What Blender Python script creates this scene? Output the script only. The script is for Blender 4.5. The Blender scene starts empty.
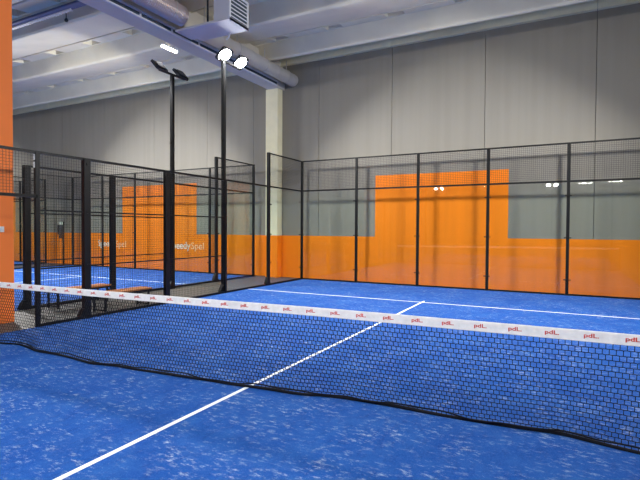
import bpy, math, random
from mathutils import Vector, Matrix
random.seed(7)
S = bpy.context.scene
COL = S.collection

# ------------------------------------------------------------------ helpers
class MB:
    """collects shapes and links them as one mesh object"""
    def __init__(s): s.v = []; s.f = []; s.m = []; s.mi = 0
    def add(s, vs, fs):
        o = len(s.v); s.v += [tuple(p) for p in vs]
        for f in fs: s.f.append(tuple(i + o for i in f)); s.m.append(s.mi)
    def box(s, x0, x1, y0, y1, z0, z1):
        s.add([(x0,y0,z0),(x1,y0,z0),(x1,y1,z0),(x0,y1,z0),(x0,y0,z1),(x1,y0,z1),(x1,y1,z1),(x0,y1,z1)],
              [(0,3,2,1),(4,5,6,7),(0,1,5,4),(1,2,6,5),(2,3,7,6),(3,0,4,7)]); return s
    def cbox(s, c, d): return s.box(c[0]-d[0]/2,c[0]+d[0]/2,c[1]-d[1]/2,c[1]+d[1]/2,c[2]-d[2]/2,c[2]+d[2]/2)
    def bbox(s, x0, x1, y0, y1, z0, z1, b):
        """box with bevelled vertical edges (octagonal footprint)"""
        p = [(x0+b,y0),(x1-b,y0),(x1,y0+b),(x1,y1-b),(x1-b,y1),(x0+b,y1),(x0,y1-b),(x0,y0+b)]
        n = 8
        s.add([(a,c,z0) for a,c in p]+[(a,c,z1) for a,c in p],
              [tuple(range(n))[::-1], tuple(range(n,2*n))]+[(i,(i+1)%n,n+(i+1)%n,n+i) for i in range(n)]); return s
    def tube(s, pts, r, n=8, cap=True):
        pts = [Vector(p) for p in pts]; k = len(pts)
        vs = []; up = None
        for i, p in enumerate(pts):
            t = (pts[min(i+1,k-1)] - pts[max(i-1,0)]).normalized()
            if up is None:
                a = Vector((0,0,1)) if abs(t.z) < .9 else Vector((1,0,0))
            else: a = up
            u = (a - t*a.dot(t)).normalized(); w = t.cross(u); up = u
            rr = r[i] if isinstance(r,(list,tuple)) else r
            for j in range(n):
                th = 2*math.pi*(j+.5)/n
                vs.append(p + u*math.cos(th)*rr + w*math.sin(th)*rr)
        fs = [(i*n+j, i*n+(j+1)%n, (i+1)*n+(j+1)%n, (i+1)*n+j) for i in range(k-1) for j in range(n)]
        if cap: fs += [tuple(range(n))[::-1], tuple((k-1)*n+j for j in range(n))]
        s.add(vs, fs); return s
    def prism(s, poly, axis, a, b):
        """poly: 2-D points in the two other axes (cyclic order), extruded on axis from a to b"""
        def P(u, w, t):
            return {'x':(t,u,w),'y':(u,t,w),'z':(u,w,t)}[axis]
        n = len(poly)
        s.add([P(u,w,a) for u,w in poly]+[P(u,w,b) for u,w in poly],
              [tuple(range(n))[::-1], tuple(range(n,2*n))]+[(i,(i+1)%n,n+(i+1)%n,n+i) for i in range(n)]); return s
    def build(s, name, mats, parent=None, smooth=False, loc=None, rot=None):
        me = bpy.data.meshes.new(name); me.from_pydata(s.v, [], s.f)
        if not isinstance(mats,(list,tuple)): mats = [mats]
        for m in mats: me.materials.append(m)
        me.polygons.foreach_set('material_index', s.m)
        if smooth: me.polygons.foreach_set('use_smooth', [True]*len(me.polygons))
        me.update()
        import bmesh
        bm = bmesh.new(); bm.from_mesh(me); bmesh.ops.recalc_face_normals(bm, faces=bm.faces); bm.to_mesh(me); bm.free()
        o = bpy.data.objects.new(name, me); COL.objects.link(o)
        if parent: o.parent = parent
        if loc: o.location = loc
        if rot: o.rotation_euler = rot
        return o

def tag(o, label=None, cat=None, group=None, kind=None):
    if label: o['label'] = label
    if cat: o['category'] = cat
    if group: o['group'] = group
    if kind: o['kind'] = kind
    return o
def empty(name, loc, label, cat, group=None):
    o = bpy.data.objects.new(name, None); COL.objects.link(o); o.location = loc; o.empty_display_size = .1
    return tag(o, label, cat, group)
def struct(o, label=None):
    o['kind'] = 'structure'
    if label: o['label'] = label
    return o

# ------------------------------------------------------------------ materials
def lin(r,g,b):
    f = lambda c: (c/255/12.92 if c/255 <= .04045 else ((c/255+.055)/1.055)**2.4)
    return (f(r),f(g),f(b),1)
def new(name):
    m = bpy.data.materials.new(name); m.use_nodes = True
    return m, m.node_tree, m.node_tree.nodes['Principled BSDF']
def simple(name, rgb, rough=.6, metal=0, var=0, vscale=4, bump=0, bscale=80, spec=None):
    m, t, b = new(name); c = lin(*rgb)
    b.inputs['Base Color'].default_value = c; b.inputs['Roughness'].default_value = rough; b.inputs['Metallic'].default_value = metal
    if spec is not None: b.inputs['Specular IOR Level'].default_value = spec
    if var or bump:
        tc = t.nodes.new('ShaderNodeTexCoord')
    if var:
        n = t.nodes.new('ShaderNodeTexNoise'); n.inputs['Scale'].default_value = vscale; n.inputs['Detail'].default_value = 5
        t.links.new(tc.outputs['Object'], n.inputs['Vector'])
        r = t.nodes.new('ShaderNodeValToRGB')
        r.color_ramp.elements[0].position = .3; r.color_ramp.elements[1].position = .7
        r.color_ramp.elements[0].color = tuple(x*(1-var) for x in c[:3])+(1,)
        r.color_ramp.elements[1].color = tuple(min(1,x*(1+var)) for x in c[:3])+(1,)
        t.links.new(n.outputs['Fac'], r.inputs['Fac']); t.links.new(r.outputs['Color'], b.inputs['Base Color'])
    if bump:
        n2 = t.nodes.new('ShaderNodeTexNoise'); n2.inputs['Scale'].default_value = bscale; n2.inputs['Detail'].default_value = 3
        t.links.new(tc.outputs['Object'], n2.inputs['Vector'])
        bp = t.nodes.new('ShaderNodeBump'); bp.inputs['Strength'].default_value = bump; bp.inputs['Distance'].default_value = .01
        t.links.new(n2.outputs['Fac'], bp.inputs['Height']); t.links.new(bp.outputs['Normal'], b.inputs['Normal'])
    return m
def emis(name, rgb, strength):
    m, t, b = new(name)
    b.inputs['Base Color'].default_value = (.8,.8,.8,1)
    b.inputs['Emission Color'].default_value = rgb+(1,); b.inputs['Emission Strength'].default_value = strength
    return m

def turf_mat():
    m, t, b = new('blue_turf'); N = t.nodes.new; L = t.links.new
    tc = N('ShaderNodeTexCoord')
    def noise(scale, det, sx=1, sy=1, rz=0, rough=.6):
        mp = N('ShaderNodeMapping'); mp.inputs['Scale'].default_value = (sx,sy,1); mp.inputs['Rotation'].default_value = (0,0,rz)
        L(tc.outputs['Object'], mp.inputs['Vector'])
        n = N('ShaderNodeTexNoise'); n.inputs['Scale'].default_value = scale; n.inputs['Detail'].default_value = det; n.inputs['Roughness'].default_value = rough
        L(mp.outputs['Vector'], n.inputs['Vector']); return n.outputs['Fac']
    def ramp(f, p0, p1):
        r = N('ShaderNodeMapRange'); r.inputs['From Min'].default_value = p0; r.inputs['From Max'].default_value = p1
        L(f, r.inputs['Value']); return r.outputs['Result']
    def mul(a, c):
        k = N('ShaderNodeMath'); k.operation = 'MULTIPLY'; L(a, k.inputs[0])
        if isinstance(c, float): k.inputs[1].default_value = c
        else: L(c, k.inputs[1])
        return k.outputs[0]
    def mx(f, a, c):
        k = N('ShaderNodeMix'); k.data_type = 'RGBA'
        L(f, k.inputs['Factor'])
        if isinstance(a, tuple): k.inputs['A'].default_value = a
        else: L(a, k.inputs['A'])
        k.inputs['B'].default_value = c; return k.outputs['Result']
    big = ramp(noise(.9, 3), .35, .65)
    base = mx(mul(big, .6), lin(*TURF_A), lin(*TURF_B))
    streak = ramp(noise(11, 8, 1.5, .5, .5, .75), .50, .60)           # brushed pile direction
    base = mx(mul(streak, .45), base, lin(*TURF_C))
    patch = ramp(noise(2.2, 6, 1, 1, 0, .7), .42, .66)
    base = mx(mul(patch, .30), base, lin(56,110,180))
    sand = mul(ramp(noise(14, 10, .7, 1.5, .3, .82), .53, .66), ramp(noise(1.8, 6, 1, 1, 0, .7), .38, .60))
    base = mx(mul(sand, .85), base, lin(196,204,220))
    grain = ramp(noise(120, 3), .5, .7)
    base = mx(mul(grain, .30), base, lin(74,130,206))
    L(base, b.inputs['Base Color']); b.inputs['Roughness'].default_value = .9; b.inputs['Specular IOR Level'].default_value = .15
    bp = N('ShaderNodeBump'); bp.inputs['Strength'].default_value = .6; bp.inputs['Distance'].default_value = .008
    L(noise(220, 3), bp.inputs['Height']); L(bp.outputs['Normal'], b.inputs['Normal'])
    return m
TURF_A = (8,68,148); TURF_B = (16,80,160); TURF_C = (6,52,128)

def wall_mat(name, rgb, streak=.035):
    m, t, b = new(name); N = t.nodes.new; L = t.links.new; c = lin(*rgb)
    tc = N('ShaderNodeTexCoord')
    mp = N('ShaderNodeMapping'); mp.inputs['Scale'].default_value = (3.2,1,.12); L(tc.outputs['Object'], mp.inputs['Vector'])
    n = N('ShaderNodeTexNoise'); n.inputs['Scale'].default_value = 1.6; n.inputs['Detail'].default_value = 6; L(mp.outputs['Vector'], n.inputs['Vector'])
    r = N('ShaderNodeValToRGB'); r.color_ramp.elements[0].position = .35; r.color_ramp.elements[1].position = .65
    r.color_ramp.elements[0].color = tuple(x*(1-streak) for x in c[:3])+(1,)
    r.color_ramp.elements[1].color = tuple(x*(1+streak) for x in c[:3])+(1,)
    L(n.outputs['Fac'], r.inputs['Fac']); L(r.outputs['Color'], b.inputs['Base Color'])
    b.inputs['Roughness'].default_value = .65; b.inputs['Specular IOR Level'].default_value = .3
    return m

def glass_mat():
    m, t, b = new('clear_glass'); t.nodes.remove(b); N = t.nodes.new; L = t.links.new
    tr = N('ShaderNodeBsdfTransparent'); tr.inputs['Color'].default_value = (.925,.955,.94,1)
    gl = N('ShaderNodeBsdfGlossy'); gl.inputs['Roughness'].default_value = .015; gl.inputs['Color'].default_value = (1,1,1,1)
    fr = N('ShaderNodeFresnel'); ge = N('ShaderNodeNewGeometry'); mr = N('ShaderNodeMapRange')   # same reflectance on both faces of the pane
    mr.inputs['To Min'].default_value = 1.42; mr.inputs['To Max'].default_value = 1/1.42
    L(ge.outputs['Backfacing'], mr.inputs['Value']); L(mr.outputs['Result'], fr.inputs['IOR'])
    mx = N('ShaderNodeMixShader'); L(fr.outputs['Fac'], mx.inputs['Fac']); L(tr.outputs[0], mx.inputs[1]); L(gl.outputs[0], mx.inputs[2])
    L(mx.outputs[0], t.nodes['Material Output'].inputs['Surface'])
    return m

M = dict(
    turf=turf_mat(), line=simple('white_line', (236,240,246), .8, var=.05, vscale=30),
    concrete=simple('grey_concrete_floor', (76,76,71), .55, var=.10, vscale=2.5, bump=.1, bscale=40),
    wall=wall_mat('grey_concrete_wall', (143,139,129)), seam=simple('dark_seam', (70,70,70), .9),
    orange=wall_mat('orange_paint', (255,136,10), .04),
    column_orange=wall_mat('orange_column_paint', (252,134,62), .03),
    cream=simple('cream_paint', (242,236,200), .6, var=.04),
    ceiling=simple('ceiling_concrete', (236,229,206), .8, var=.05, vscale=1.5),
    beam=simple('beam_concrete', (220,214,204), .75, var=.04, vscale=1.2),
    black=simple('black_powder_coat', (11,12,14), .45, spec=.3),
    wire=simple('black_wire', (13,14,16), .5),
    net=simple('navy_black_net_cord', (9,12,24), .8, spec=.2),
    tape=simple('white_net_tape', (242,240,236), .75, var=.07, vscale=18, bump=.5, bscale=30),
    red=simple('red_print', (206,62,50), .7),
    white=simple('white_plastic', (236,236,234), .5),
    letter=simple('white_lettering', (250,246,238), .5), thin_letter=simple('pale_lettering', (250,214,176), .5),
    glass=glass_mat(),
    wood=simple('brown_bench_board', (178,110,52), .55, var=.12, vscale=9),
    galv=simple('galvanised_sheet', (200,198,196), .42, .35, var=.05, vscale=2),
    duct=simple('ribbed_duct_foil', (206,190,186), .38, .45),
    unit=simple('painted_sheet_metal', (200,204,216), .5, .1), louvre=simple('white_louvre', (232,236,240), .5),
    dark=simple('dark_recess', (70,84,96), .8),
    rail=simple('pale_rail', (222,224,228), .5), blue=simple('blue_strip', (96,104,140), .6),
    housing=simple('dark_lamp_housing', (32,36,46), .45, .2),
    lens=emis('flood_lens_lit', (1,.985,.96), 60), lens_off=simple('lens_glass_off', (60,66,74), .15),
    led=emis('led_tube', (1,1,1), 20),
    grey_top=simple('pale_cap', (190,200,190), .5),
)

# ------------------------------------------------------------------ camera (fitted to court dimensions)
q = dict(loc=(3.0262,-4.0291,1.7068), yaw=-.480644, pitch=-.022459, roll=.005717, f=477.137)
cy,sy,cp,sp = math.cos(q['yaw']),math.sin(q['yaw']),math.cos(q['pitch']),math.sin(q['pitch'])
f = Vector((sy*cp,cy*cp,sp)); rt = Vector((cy,-sy,0)); up = rt.cross(f)
rt2 = rt*math.cos(q['roll'])+up*math.sin(q['roll']); up2 = -rt*math.sin(q['roll'])+up*math.cos(q['roll'])
cam = bpy.data.cameras.new('camera'); co = bpy.data.objects.new('camera', cam); COL.objects.link(co)
co.matrix_world = Matrix(((rt2.x,up2.x,-f.x,q['loc'][0]),(rt2.y,up2.y,-f.y,q['loc'][1]),(rt2.z,up2.z,-f.z,q['loc'][2]),(0,0,0,1)))
cam.sensor_width = 36; cam.lens = q['f']/640*36; cam.clip_start = .05; cam.clip_end = 200
S.camera = co

# ------------------------------------------------------------------ the hall
WY = 10.45            # inner face of the back wall
XL, XR, YB = -31.0, 15.0, -40.0
struct(MB().box(XL,XR,YB,WY+.3,-.2,0).build('floor', M['concrete']), 'grey concrete hall floor')
# back wall: precast panels with open joints
seams = [XL,-28.0,-25.2,-22.4,-18.3,-15.35,-12.34,-9.5,-7.3,-4.59,-1.99,.82,3.6,6.4,9.2,12.0,XR]
w = MB(); w.mi = 0
for a,c in zip(seams[:-1],seams[1:]): w.box(a+.007,c-.007,WY,WY+.12,0,8.3)
w.mi = 1; w.box(XL,XR,WY+.10,WY+.3,0,8.3)
wall = struct(w.build('wall_back', [M['wall'],M['seam']]), 'grey concrete back wall with painted orange shapes')
# orange paint: a low band with a tall block behind each court
pts = [(XL,0),(XR,0),(XR,1.48)]
for c in (0,-12.1,-24.2):
    if c == 0: a,b_,h = -2.52,1.49,3.44
    else: a,b_,h = c-2.13,c+2.07,3.5
    pts += [(b_,1.48),(b_,h),(a,h),(a,1.48)]
pts += [(XL,1.48)]
paint = MB().prism(pts,'y',WY-.012,WY+.001).build('orange_panel', M['orange'], wall)
struct(MB().box(XL-.3,XL,YB,WY+.3,0,8.3).build('wall_left', M['wall']))
struct(MB().box(XR,XR+.3,YB,WY+.3,0,8.3).build('wall_right', M['wall']))
struct(MB().box(XL-.3,XR+.3,YB-.3,YB,0,8.3).build('wall_front', M['wall']))
# cream ring beam along the top of the wall
t = MB()
for a,c in zip(seams[:-1:2],seams[2::2]): t.box(a+.006,c-.006,WY-.13,WY,7.45,7.95)
struct(t.build('trim_1', M['cream']), 'cream ring beam along the top of the back wall')

# ceiling: prefabricated ribbed roof elements, 2.4 m each, spanning in x
cm = MB()
def bay(y0, last=False):
    prof = [(0,7.66),(.05,7.66),(.055,7.49),(.10,7.49),(.12,7.60),(.80,7.70),(.93,7.24),(.97,7.20),(1.03,7.20)]
    prof += [(1.10,7.25),(1.12,7.95),(2.4,7.95)] if last else [(2.37,7.47),(2.38,7.66),(2.4,7.66)]
    n = len(prof)
    xs = [XL]; x = -30.4
    off = (y0*0.77) % 1.0
    seg = []
    x = XL
    while x < XR:
        e = min(x+1.35+.0*off, XR); seg.append((x,e,0)); x = e
        if x < XR:
            e = min(x+.52, XR); seg.append((x,e,1)); x = e
    for (a,c,notch) in seg:
        P = [(y0+d,z) for d,z in prof]
        if notch:
            P[4:6] = [(y0+.12,7.60),(y0+.36,7.645),(y0+.37,7.85),(y0+.74,7.90),(y0+.75,7.7),(y0+.80,7.70)]
        k = len(P)
        top = [(y0+2.4,8.25),(y0,8.25)]
        cm.prism(P+top,'x',a,c)
y = 8.15
bay(y, True)
while y > YB-2.4:
    y -= 2.4; bay(y)
struct(cm.build('ceiling', M['ceiling']), 'pale ribbed concrete ceiling')

# main girder and the two columns that carry it
g = MB()
g.prism([(-6.46,6.62),(-5.96,6.62),(-5.96,6.80),(-6.06,6.90),(-6.06,7.6),(-6.36,7.6),(-6.36,6.90),(-6.46,6.80)],'y',YB,WY)
struct(g.build('beam', M['beam']), 'pale concrete girder running towards the back wall')
c = MB(); c.mi = 0; c.bbox(-6.55,-6.05,10.12,WY,1.48,6.62,.012); c.mi = 1; c.bbox(-6.55,-6.05,10.12,WY-.001,0,1.48,.012)
struct(c.build('column', [M['cream'],M['orange']]), 'cream column with an orange base against the back wall')
struct(MB().bbox(-6.43,-5.86,.45,1.06,0,6.62,.012).build('column', M['column_orange']), 'orange painted column in the walkway at the left edge')
# small white box on the orange column
sw = empty('switch_box', (-5.85,.815,1.675), 'small white box fixed to the orange column', 'switch')
MB().bbox(0,.035,-.06,.06,-.05,.05,.008).build('cover', M['white'], sw, loc=(-.012,0,0))
MB().bbox(.035,.042,-.02,.02,-.03,.03,.004).build('rocker', M['white'], sw, loc=(-.012,0,0))

# ------------------------------------------------------------------ turf and lines
def court(x0, name, label):
    o = struct(MB().box(x0-5,x0+5,-10,10,0.0,.012).build(name, M['turf']), label)
    l = MB()
    for s in (1,-1):
        l.box(x0-4.98,x0+4.98,s*6.95-.023,s*6.95+.023,.011,.0145)
    l.box(x0-.023,x0+.023,-7.15,-6.973,.011,.0145); l.box(x0-.023,x0+.023,-6.927,6.927,.011,.0145); l.box(x0-.023,x0+.023,6.973,7.15,.011,.0145)
    l.build('court_line', M['line'], o)
court(0,'floor_1','blue turf of the near court'); court(-12,'floor_2','blue turf of the court beyond the walkway'); court(-24,'floor_3','blue turf of the farthest court')

# ------------------------------------------------------------------ lettering on the wall
def text_mesh(name, s, width, height, mat, parent, loc, rot, bold=0, ext=.002):
    cu = bpy.data.curves.new(name,'FONT'); cu.body = s; cu.size = 1; cu.offset = bold; cu.extrude = .002
    tmp = bpy.data.objects.new('tmp_text', cu); COL.objects.link(tmp)
    bpy.context.view_layer.update()
    me = bpy.data.meshes.new_from_object(tmp.evaluated_get(bpy.context.evaluated_depsgraph_get()))
    bpy.data.objects.remove(tmp); bpy.data.curves.remove(cu)
    xs = [v.co.x for v in me.vertices]; ys = [v.co.y for v in me.vertices]
    sx = width/(max(xs)-min(xs)); sy_ = height/(max(ys)-min(ys)) if height else sx
    mx0, my0 = min(xs), min(ys)
    for v in me.vertices:
        v.co.x = (v.co.x-mx0)*sx; v.co.y = (v.co.y-my0)*sy_; v.co.z = v.co.z/.002*ext
    me.name = name; me.materials.clear(); me.materials.append(mat)
    o = bpy.data.objects.new(name, me); COL.objects.link(o); o.parent = parent; o.location = loc; o.rotation_euler = rot
    return o
for x0, z in ((-15.83,.80),(-11.47,.80)):
    text_mesh('lettering','Speedy',1.13,.37,M['letter'],paint,(x0,WY-.014,z),(math.pi/2,0,0),.014)
    text_mesh('lettering','Spel',.64,.355,M['thin_letter'],paint,(x0+1.17,WY-.014,z),(math.pi/2,0,0),-.006)

# ------------------------------------------------------------------ cage parts
def mesh_yz(mb, x, y0, y1, z0, z1, p=.05, r=.0019):
    n = round((y1-y0)/p)
    for i in range(n+1):
        y = y0+(y1-y0)*i/n; mb.cbox((x,y,(z0+z1)/2),(2*r,2*r,z1-z0))
    n = round((z1-z0)/p)
    for i in range(n+1):
        z = z0+(z1-z0)*i/n; mb.cbox((x+2*r,(y0+y1)/2,z),(2*r,y1-y0,2*r))
def mesh_xz(mb, y, x0, x1, z0, z1, p=.05, r=.0024):
    n = round((x1-x0)/p)
    for i in range(n+1):
        x = x0+(x1-x0)*i/n; mb.cbox((x,y,(z0+z1)/2),(2*r,2*r,z1-z0))
    n = round((z1-z0)/p)
    for i in range(n+1):
        z = z0+(z1-z0)*i/n; mb.cbox(((x0+x1)/2,y-2*r,z),(x1-x0,2*r,2*r))

def back_wall(x0, label):
    """10 m glass end wall: six posts, five glass panels, wire mesh above"""
    r = empty('glass_end_wall', (x0,10,0), label, 'court wall')
    Y = .03
    for i in range(6):
        x = -5+2*i
        po = MB().bbox(x-.04,x+.04,Y-.035,Y+.035,0,4.0,.008).build('post', M['black'], r)
        for z in (.42,1.52,2.62):
            MB().prism([(x-.085,z-.014),(x-.02,z-.014),(x-.014,z-.026),(x+.014,z-.026),(x+.02,z-.014),(x+.085,z-.014),(x+.085,z+.014),(x+.02,z+.014),(x+.014,z+.026),(x-.014,z+.026),(x-.02,z+.014),(x-.085,z+.014)],'y',Y-.058,Y-.034).build('clamp', M['black'], po)
        MB().cbox((x,Y,.021),(.14,.16,.012)).build('foot_plate', M['black'], po)
    for i in range(5):
        a = -5+2*i+.045; c = a+1.91
        MB().box(a,c,Y-.006,Y+.006,.05,2.965).build('glass_panel', M['glass'], r)
        mb = MB(); mesh_xz(mb, Y, a, c, 3.02, 3.97); mb.build('mesh_panel', M['wire'], r)
    MB().box(-5,5,Y-.022,Y+.022,2.97,3.015).build('middle_rail', M['black'], r)
    MB().box(-5.04,5.04,Y-.02,Y+.02,3.965,4.005).build('top_rail', M['black'], r)
    MB().box(-5,5,Y-.02,Y+.02,.012,.055).build('bottom_rail', M['black'], r)
    return r

def side_fence(x0, label, first, door, gap=True, mid=3.9):
    """side of a court: mesh to y = 6, glass with a tall end panel from 6 to 10"""
    r = empty('side_fence', (x0,0,0), label, 'fence')
    ys = first+[mid]
    for y in ys:
        big = y != first[0] or len(first) == 1
        dx,dy = (.045,.068) if big else (.026,.042)
        po = MB().bbox(-dx,dx,y-dy,y+dy,0,3.0,.008).build('post', M['black'], r)
        if big:
            MB().prism([(y-dy-.11,0.012),(y+dy+.03,0.012),(y+dy+.03,.03),(y-dy,.20),(y-dy-.02,.20),(y-dy-.11,.06)],'x',-.05,.05).build('foot_gusset', M['black'], po)
            for z in (1.0,2.0,2.9): MB().cbox((dx+.006,y,z),(.014,.05,.05)).build('bracket', M['black'], po)
    # y = 6 post (foot of the lamp standard sits just outside it) and the 8 m post
    po = MB().bbox(-.035,.035,5.93,6.0,0,3.0,.008).build('post', M['black'], r)
    po = MB().bbox(-.04,.04,7.95,8.05,0,4.0,.008).build('post', M['black'], r)
    MB().prism([(7.84,.012),(8.08,.012),(8.08,.03),(7.96,.26),(7.93,.26),(7.84,.08)],'x',-.045,.045).build('foot_gusset', M['black'], po)
    for z in (.7,1.55,2.45): MB().cbox((0.05,8.0,z),(.03,.16,.03)).build('clamp', M['black'], po)
    # rails
    MB().box(-.02,.02,-door if gap else first[0],9.96,2.965,3.01).build('top_rail', M['black'], r)
    MB().box(-.02,.02,8.0,9.96,3.965,4.0).build('high_rail', M['black'], r)
    m = MB(); m.box(-.012,.012,first[0],6.0,1.99,2.015); m.build('middle_rail', M['black'], r)
    m = MB(); m.box(-.012,.012,first[0],6.0,.99,1.015); m.build('lower_rail', M['black'], r)
    MB().box(-.03,.03,first[0],9.96,.0,.06).build('bottom_rail', M['black'], r)
    yy = first+[mid,6.0]
    for a,c in zip(yy[:-1],yy[1:]):
        mb = MB(); mesh_yz(mb, 0, a, c, .06, 2.97, r=.0019 if x0 > -6 else .0014); mb.build('mesh_panel', M['wire'], r)
    for a,c in ((6.06,7.94),(8.06,9.94)):
        MB().box(-.006,.006,a,c,.06,2.96).build('glass_panel', M['glass'], r)
    mb = MB(); mesh_yz(mb, 0, 8.05, 9.95, 3.01, 3.97); mb.build('mesh_panel', M['wire'], r)
    if gap:   # doorway beside the net with mesh above its lintel
        MB().box(-.026,.026,-door,first[0],2.215,2.265).build('lintel', M['black'], r)
        mb = MB(); mesh_yz(mb, 0, -door, first[0], 2.265, 2.97); mb.build('mesh_panel', M['wire'], r)
        MB().bbox(-.026,.026,-door-.042,-door+.042,0,3.0,.008).build('post', M['black'], r)
    return r
back_wall(0, 'glass end wall of the near court with black posts and mesh along its top')
back_wall(-12, 'glass end wall of the court beyond the walkway, behind the benches')
back_wall(-24, 'glass end wall of the farthest court, beside the orange column')
sf = side_fence(-5.0, 'black mesh side fence of the near court, in front of the walkway and benches', [.95,1.88], .95)
for z in (2.90,2.77): tag(MB().cbox((0,.902,z),(.03,.012,.10)).build('white_plate', M['white'], sf), 'small white plate high on the thin post')  # small flat white plates near the post top
side_fence(-7.0, 'black mesh side fence beyond the walkway, behind the benches', [1.97], .95, gap=False, mid=4.08)
side_fence(-17.0, 'black mesh fence along the far side of the second court', [0.0,2.0], .9, gap=False)
side_fence(-19.0, 'black mesh fence of the farthest court, seen through the second court', [0.0,2.0], .9, gap=False)

# small dark box with a pale cap on the far fence
d = empty('dispenser', (-17.45,9.75,0), 'small dark box with pale cap hanging on a far post of the second court', 'dispenser')
MB().bbox(-.13,.11,-.09,.09,1.40,1.84,.03).build('body', M['housing'], d)
MB().bbox(-.08,.08,-.07,.07,1.84,1.98,.03).build('cap', M['grey_top'], d)
MB().bbox(-.08,.05,-.06,.06,1.24,1.40,.02).build('nozzle', M['housing'], d)
MB().bbox(-.03,.03,.09,.14,1.3,1.7,.005).build('bracket', M['black'], d)
MB().bbox(-.03,.03,.09,.15,0,1.98,.005).build('stand', M['black'], d)

# ------------------------------------------------------------------ the net
NT = [(-5,.905),(-2.19,.92),(0,.945),(.93,.957),(1.9,.963),(2.7,.968),(3.5,.972),(5,.98)]
NB = [(-5,0),(-4.27,-.05),(-4.02,.05),(-3.67,.0),(-3.37,-.08),(-2.96,-.03),(-2.24,-.11),(-1.84,-.03),(-1.17,.01),(-.61,.06),(-.03,.11),(.67,.18),(.8,.235),(1.11,.30),(1.83,.31),(2.28,.31),(2.68,.35),(2.99,.375),(3.27,.33),(3.53,.28),(4.2,.2),(5,.1)]
def interp(T, x):
    for (a,u),(c,v) in zip(T[:-1],T[1:]):
        if x <= c:
            k = (x-a)/(c-a); return u+(v-u)*k
    return T[-1][1]
def smooth(T, x, h=.16): return sum(interp(T, max(-5,min(5,x+h*d/2))) for d in (-2,-1,0,1,2))/5
NROW = 20; TAPE = .082
def npt(x, k):
    """point of the net surface, k = 0 at the tape, 1 at the hem"""
    zt = smooth(NT,x)-TAPE; yb = smooth(NB,x,.09)
    kk = k
    y = yb*(kk**1.3) + .012*math.sin(x*2.3+k*3)*k*(1-k)
    return (x, y, zt+(.024-zt)*k)
net = empty('padel_net', (0,0,0), 'black mesh net with white taped top strung across the near court', 'net')
mb = MB(); dx = .044; R = .0033
nx = int(9.9/dx)
for j in range(NROW+1):
    k = j/NROW
    pl = []
    for i in range(nx*2+1):
        x = -4.95+i*dx/2
        p = npt(x,k); z = p[2]+(.0012 if ((i//1)+j)%2 else -.0012)*(0 if j in (0,NROW) else 1)
        pl.append((p[0],p[1],z))
    mb.tube(pl, R, 4, False)
for j in range(NROW):
    k0,k1 = j/NROW,(j+1)/NROW
    for i in range(nx+1):
        x = -4.95+i*dx+(dx/2 if j%2 else 0)
        if x > 4.95: continue
        mb.tube([npt(x,k0),npt(x,k1)], R, 4, False)
mb.build('net_mesh', M['net'], net)
# white tape: folded band
tp = MB(); n = 160; vs = []
for i in range(n+1):
    x = -4.97+9.94*i/n; z = smooth(NT,x)
    w_ = .006+.0015*math.sin(i*1.7)
    for (yy,zz) in ((-w_,z-TAPE),(-w_,z-.006),(-w_*.4,z),(w_*.4,z),(w_,z-.006),(w_,z-TAPE)): vs.append((x,yy,zz))
fs = [(i*6+j,i*6+(j+1)%6,(i+1)*6+(j+1)%6,(i+1)*6+j) for i in range(n) for j in range(6)]+[tuple(range(6)),tuple(n*6+j for j in range(6))]
tp.add(vs,fs); tape = tp.build('tape', M['tape'], net)
hm = MB(); hm.tube([(x, npt(x,1)[1]+.004*math.sin(x*9), .022+.004*math.sin(x*5)) for x in [(-4.95+9.9*i/200) for i in range(201)]], .017, 6)
hm.build('bottom_cord', M['net'], net, smooth=True)
h2 = MB(); h2.tube([(x, npt(x,.955)[1]+.01*math.sin(x*7+1)-.006, .052+.012*math.sin(x*4.3)+.006*math.sin(x*13)) for x in [(-4.95+9.9*i/200) for i in range(201)]], .007, 6)
h2.build('slack_cord', M['net'], net, smooth=True)
for s in (-1,1):
    MB().bbox(s*4.985-.03,s*4.985+.03,-.03,.03,.012,1.0,.008).build('net_post', M['black'], net)
# red print repeated along the tape
first = None; i = 0; x = -4.703
while x < 4.8:
    z = smooth(NT,x+.05)-.060
    if first is None:
        first = text_mesh('print','pdL.',.098,.040,M['red'],tape,(x,-.0085,z),(math.pi/2,0,0),.02,.0006); o = first
    else:
        o = first.copy(); COL.objects.link(o); o.parent = tape
    sl = math.atan((smooth(NT,x+.1)-smooth(NT,x))/.1)
    o.location = (x,-.0085,z); o.rotation_euler = (math.pi/2,-sl,0)
    x += .2613; i += 1

# ------------------------------------------------------------------ benches in the walkway
def bench(x0,x1,y0,y1,label):
    r = empty('bench', ((x0+x1)/2,(y0+y1)/2,0), label, 'bench', 'benches in the walkway')
    w_,l = (x1-x0)/2,(y1-y0)/2
    for k in range(3):
        a = -w_+k*2*w_/3
        MB().box(a+.006,a+2*w_/3-.006,-l,l,.365,.395).build('seat_board', M['wood'], r)
    m = MB()
    for s in (-1,1): m.box(s*(w_-.02)-.017,s*(w_-.02)+.017,-l+.02,l-.02,.325,.365); m.box(-w_+.02,w_-.02,s*(l-.1)-.017,s*(l-.1)+.017,.325,.365)
    m.build('seat_frame', M['black'], r)
    for sx in (-1,1):
        for s2 in (-1,1):
            MB().cbox((sx*(w_-.02),s2*(l-.1),.165),(.036,.036,.33)).build('leg', M['black'], r)
    for s2 in (-1,1): MB().box(-w_+.02,w_-.02,s2*(l-.1)-.014,s2*(l-.1)+.014,.03,.06).build('stretcher', M['black'], r)
bench(-6.82,-6.45,2.2,3.6,'wooden bench on black legs at the far side of the walkway')
bench(-5.56,-5.18,2.35,3.65,'wooden bench on black legs right behind the near court fence')

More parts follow.
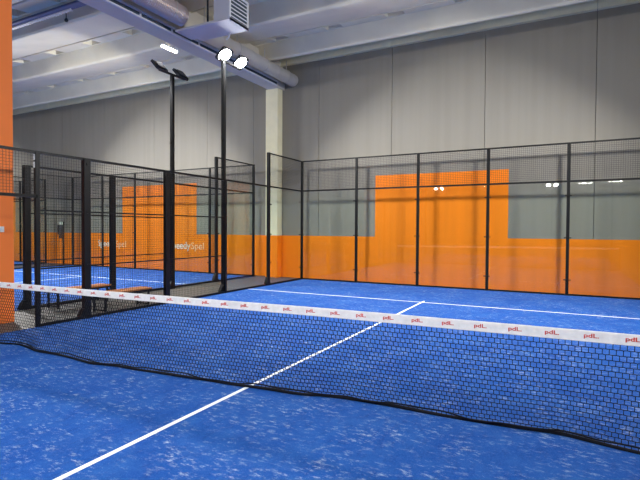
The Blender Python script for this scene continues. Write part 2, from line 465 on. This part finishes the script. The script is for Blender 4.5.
# ------------------------------------------------------------------ floodlight standards
def flood(parent, loc, yawdeg, tilt, lit, w_=.40):
    """round-cornered LED flood: housing with fins, rim, lens; local -z is the beam"""
    h = MB(); n = 14
    h.bbox(-w_/2,w_/2,-w_/2,w_/2,.012,.055,.04); h.bbox(-w_*.32,w_*.32,-w_*.32,w_*.32,.055,.10,.03)
    for k in range(7): h.box(-w_*.42,w_*.42,-w_*.42+k*w_*.14-.004,-w_*.42+k*w_*.14+.004,.05,.085)
    e = Matrix.Rotation(math.radians(yawdeg),4,'Z') @ Matrix.Rotation(math.radians(tilt),4,'Y')
    ho = h.build('floodlight', M['housing'], parent); ho.matrix_local = Matrix.Translation(loc) @ e
    lm = MB(); r = w_*.45
    lm.add([(r*math.cos(2*math.pi*i/24),r*math.sin(2*math.pi*i/24),zz) for zz in (.011,.004) for i in range(24)],
           [tuple(range(24)),tuple(range(24,48))]+[(i,(i+1)%24,24+(i+1)%24,24+i) for i in range(24)])
    lm.build('lens', M['lens'] if lit else M['lens_off'], ho)
    return ho, Matrix.Translation(loc) @ e
def lamp_post(x, y, aim, label, lit, power, zt=6.05, spread=.31, offs=0, tilt=40, turn=0):
    """aim: yaw in degrees of the beam's horizontal direction"""
    r = empty('lamp_post', (x,y,0), label, 'lamp post'); r.rotation_euler.z = math.radians(turn)
    MB().bbox(-.05,.05,-.05,.05,.0,zt,.012).build('pole', M['black'], r)
    MB().prism([(-.16,0.0),(.06,0.0),(.06,.03),(.05,.24),(-.05,.24),(-.16,.08)],'x',-.045,.045).build('foot_gusset', M['black'], r)
    for z in (3.3,4.1): MB().cbox((0,-.055,z),(.05,.03,.07)).build('clip', M['black'], r)
    MB().box(-.025,.025,offs-spread-.08,offs+spread+.08,zt-.005,zt+.045).build('cross_arm', M['black'], r)
    for s in (-1,1):
        yy = offs+s*spread
        a = math.radians(aim)
        p = Vector((.10*math.cos(a), yy+.10*math.sin(a), zt+.12))
        MB().tube([(0,yy,zt+.03),(p.x*.5,yy,zt+.08),tuple(p)],.014,6).build('bracket', M['black'], r)
        # housing rotates so that local -z points to the beam direction
        ho, ml = flood(r, p, aim, -tilt, lit)
        if lit and power:
            L = bpy.data.lights.new('flood_beam','AREA'); L.shape = 'DISK'; L.size = .26; L.energy = power; L.spread = math.radians(142); L.color = (1,.985,.96)
            lo = bpy.data.objects.new('flood_beam', L); COL.objects.link(lo)
            m = Matrix.Translation(Vector((x,y,0))) @ Matrix.Rotation(math.radians(turn),4,'Z') @ ml
            lo.matrix_world = m @ Matrix.Translation((0,0,-.004))
    return r
PW = 240
lamp_post(-5.09,6.0,0,'black lamp standard with two lit floodlights at the near court fence',True,PW,6.1,.34,.27)
lamp_post(-6.91,6.0,180,'black lamp standard whose two dark floodlights face away, beyond the walkway',True,PW*1.35,6.0,.40,0,46)
lamp_post(5.1,6.08,180,'black lamp standard at the right side of the near court',True,PW,6.1,.32)
lamp_post(-5.08,-6.08,0,'black lamp standard at the left side of the near half court',True,PW*.85,6.1,.32)
lamp_post(5.08,-6.08,180,'black lamp standard at the right side of the near half court',True,PW*.85,6.1,.32)
lamp_post(-17.0+.08,5.6,0,'black lamp standard on the far side of the second court',True,PW*1.35,6.1,.32)

lamp_post(-19.1,5.6,180,'added black lamp standard out of view on the near side of the farthest court',True,PW*1.2,6.1,.32)  # unseen lamp put in to brighten the farthest court and its wall
lamp_post(-9.7,-28.6,0,'black lamp standard far behind, left of the two mirrored in the glass',True,PW*.3,6.1,.32,0,50,90)
lamp_post(1.5,-28.6,0,'black lamp standard far behind, right of the two mirrored in the glass',True,PW*.3,6.1,.32,0,50,90)

# ------------------------------------------------------------------ services under the ceiling
u = empty('air_handling_unit', (-4.8,5.3,6.6), 'pale box shaped air unit with a white louvred side under the ceiling', 'air unit')
MB().box(.27,.72,-.36,.37,.05,.66).build('housing', M['unit'], u)
MB().box(-.75,.75,-.37,.38,0,.05).build('platform', M['unit'], u)
g = MB()
X = .72
g.box(X,X+.03,-.36,-.32,0,.66); g.box(X,X+.03,.33,.37,0,.66); g.box(X,X+.03,-.32,.33,0,.04); g.box(X,X+.03,-.32,.33,.62,.66)
lv = g.build('louvre_frame', M['louvre'], u)
MB().box(X,X+.004,-.32,.33,.04,.62).build('opening', M['dark'], lv)
sl = MB()
for k in range(6):
    z = .09+k*.092
    sl.prism([(X+.004,z+.025),(X+.012,z+.03),(X+.034,z-.005),(X+.026,z-.012)],'y',-.32,.33)
sl.build('slats', M['louvre'], lv)
for px,py in ((-.6,.3),(.6,-.3),(.4,.3),(.6,.3)): MB().tube([(px,py,.66 if px > 0 else .05),(px,py,.86)],.012,6).build('hanger_rod', M['galv'], u)
MB().box(-1.02,-.75,-.30,.30,0.05,.09).build('drip_tray', M['unit'], u)
MB().tube([(.06,-.33,.80),(.06,-.33,.04)],.024,8).build('pipe', M['housing'], u, smooth=True)
MB().tube([(.2,.30,0),(.2,.30,-.10),(.12,.30,-.14)],.025,8).build('drain', M['unit'], u, smooth=True)

dt = empty('ventilation_duct', (-5.55,8.0,6.86), 'smooth grey round duct running from the air unit to the back wall', 'duct')
pl = MB(); pl.tube([(0,-2.25,0),(0,2.35,0)],.20,28); o = pl.build('pipe', M['galv'], dt, smooth=False)
for yy in (-1.6,-.2,1.2,2.25): MB().tube([(0,yy-.02,0),(0,yy+.02,0)],.211,28).build('joint_ring', M['galv'], dt)
for yy in (-.9,.5,1.8):
    hk = MB(); hk.tube([(.22*math.cos(a),yy,.22*math.sin(a)) for a in [math.radians(x) for x in range(-100,81,15)]]+[(.05,yy,.25),(.05,yy,.50)],.012,6)
    hk.build('hanger_strap', M['galv'], dt, smooth=True)

fd = empty('ribbed_duct', (-5.50,3.0,6.927), 'ribbed pinkish grey flexible duct running beside the girder', 'duct')
k = 0; pts_ = []; rr = []
yy = -3.2
while yy < 1.9:
    pts_.append((0,yy,0)); rr.append(.215 if k % 2 else .238); k += 1; yy += .028
MB().tube(pts_, rr, 24).build('hose', M['duct'], fd)
for yy in (-1.4,.2,1.5):
    hk = MB(); hk.tube([(.25*math.cos(a),yy,.25*math.sin(a)) for a in [math.radians(x) for x in range(-180,1,15)]]+[(.25,yy,.30)],.010,6)
    hk.build('hanger_strap', M['galv'], fd, smooth=True)

ct = empty('cable_rail', (-5.9,2.0,6.7), 'pair of pale conduit rails along the lower edge of the girder', 'conduit')
MB().box(-.06,-.01,-8,7.9,-.085,-.045).build('rail', M['rail'], ct)
MB().box(-.06,-.04,-8,7.9,-.045,.045).build('shade_strip', M['dark'], ct)  # dark strip coloured as the shade between the rails
MB().box(-.06,.02,-8,7.9,.045,.085).build('rail', M['rail'], ct)
for yy in range(2,8,1): MB().box(-.06,-.01,yy-2.02,yy-1.98,-.045,.045).build('clip', M['rail'], ct)

def ceiling_light(x, y, z, label, e, lenx=.30):
    led = empty('ceiling_light', (x,y,z), label, 'ceiling light')
    MB().bbox(-.06,.06,-lenx,lenx,.035,.09,.02).build('housing', M['white'], led)
    MB().bbox(-.05,.05,-lenx+.01,lenx-.01,0,.035,.02).build('diffuser', M['led'], led)
    for s in (-1,1): MB().box(-.01,.01,s*lenx*.6-.01,s*lenx*.6+.01,.09,.24 if x != -7.49 else (.42 if s < 0 else .22)).build('hanger', M['galv'], led)
    if e:      # added upward lamp that brightens the ceiling, not part of the tube
        L = bpy.data.lights.new('ceiling_fill','AREA'); L.energy = e; L.shape = 'RECTANGLE'; L.size = 1.2; L.size_y = .12; L.color = (1,.96,.88)
        o = bpy.data.objects.new('ceiling_fill', L); COL.objects.link(o); o.location = (x,y,z-.02)
        o.rotation_euler = (math.radians(180-20),0,0)
    return led
ceiling_light(-7.49,6.48,6.973,'short lit white tube light under the ceiling left of the girder',0)
LE = 380
for x,y in ((-2.5,-6.5),(6,-6.5),(-13,-7.5),(-22,-7.5),(-2.5,-14),(6,-14),(-13,-14),(-6.4,-34.5),(4.5,-34.5),(7.2,-34)):  # fixtures nearer the camera added to light the ceiling; farthest row mirrored in glass
    o = ceiling_light(x,y,6.85,'out-of-view lit tube light behind the camera, with an added lamp for the ceiling',(LE if x > -10 else LE*.8) if y > -10 else LE*.4,.6 if y > -30 else .2)
    o['group'] = 'tube lights behind the camera'

cs = empty('ribbed_strip', (-9.5,3.84,7.24), 'blue metal strip with a toothed edge coloured white as if sunlit, under the dark ceiling rib at top left', 'ceiling strip')
MB().box(-6,2.9,-.10,.10,.03,.09).build('carrier', M['blue'], cs)
tt = MB(); xx = -6.0; P = [(-6.0,.02)]
while xx < 1.2: P += [(xx,.12),(xx+.055,.12),(xx+.055,.03),(xx+.11,.03)]; xx += .11
P += [(xx,.02)]
tt.prism(P,'z',0,.03)
tt.build('sunlit_edge', M['white'], cs)  # white toothed edge stands in for bright sunlit dots
hd = empty('ceiling_fitting', (-8.62,4.0,7.05), 'small dark fitting hanging below the ceiling at top left', 'fitting')
MB().tube([(0,0,0),(0,0,.04),(0,0,.10)],[.035,.05,.02],10).build('body', M['housing'], hd, smooth=True)
MB().tube([(0,0,.09),(0,0,.23)],.012,8).build('stem', M['housing'], hd)

W = bpy.data.worlds.new('world'); S.world = W; W.use_nodes = True
bg = W.node_tree.nodes['Background']; bg.inputs['Color'].default_value = (.92,.95,1,1); bg.inputs['Strength'].default_value = .05

S.view_settings.view_transform = 'Standard'; S.view_settings.look = 'None'; S.view_settings.gamma = 1
S.view_settings.use_curve_mapping = False
S.view_settings.exposure = .2
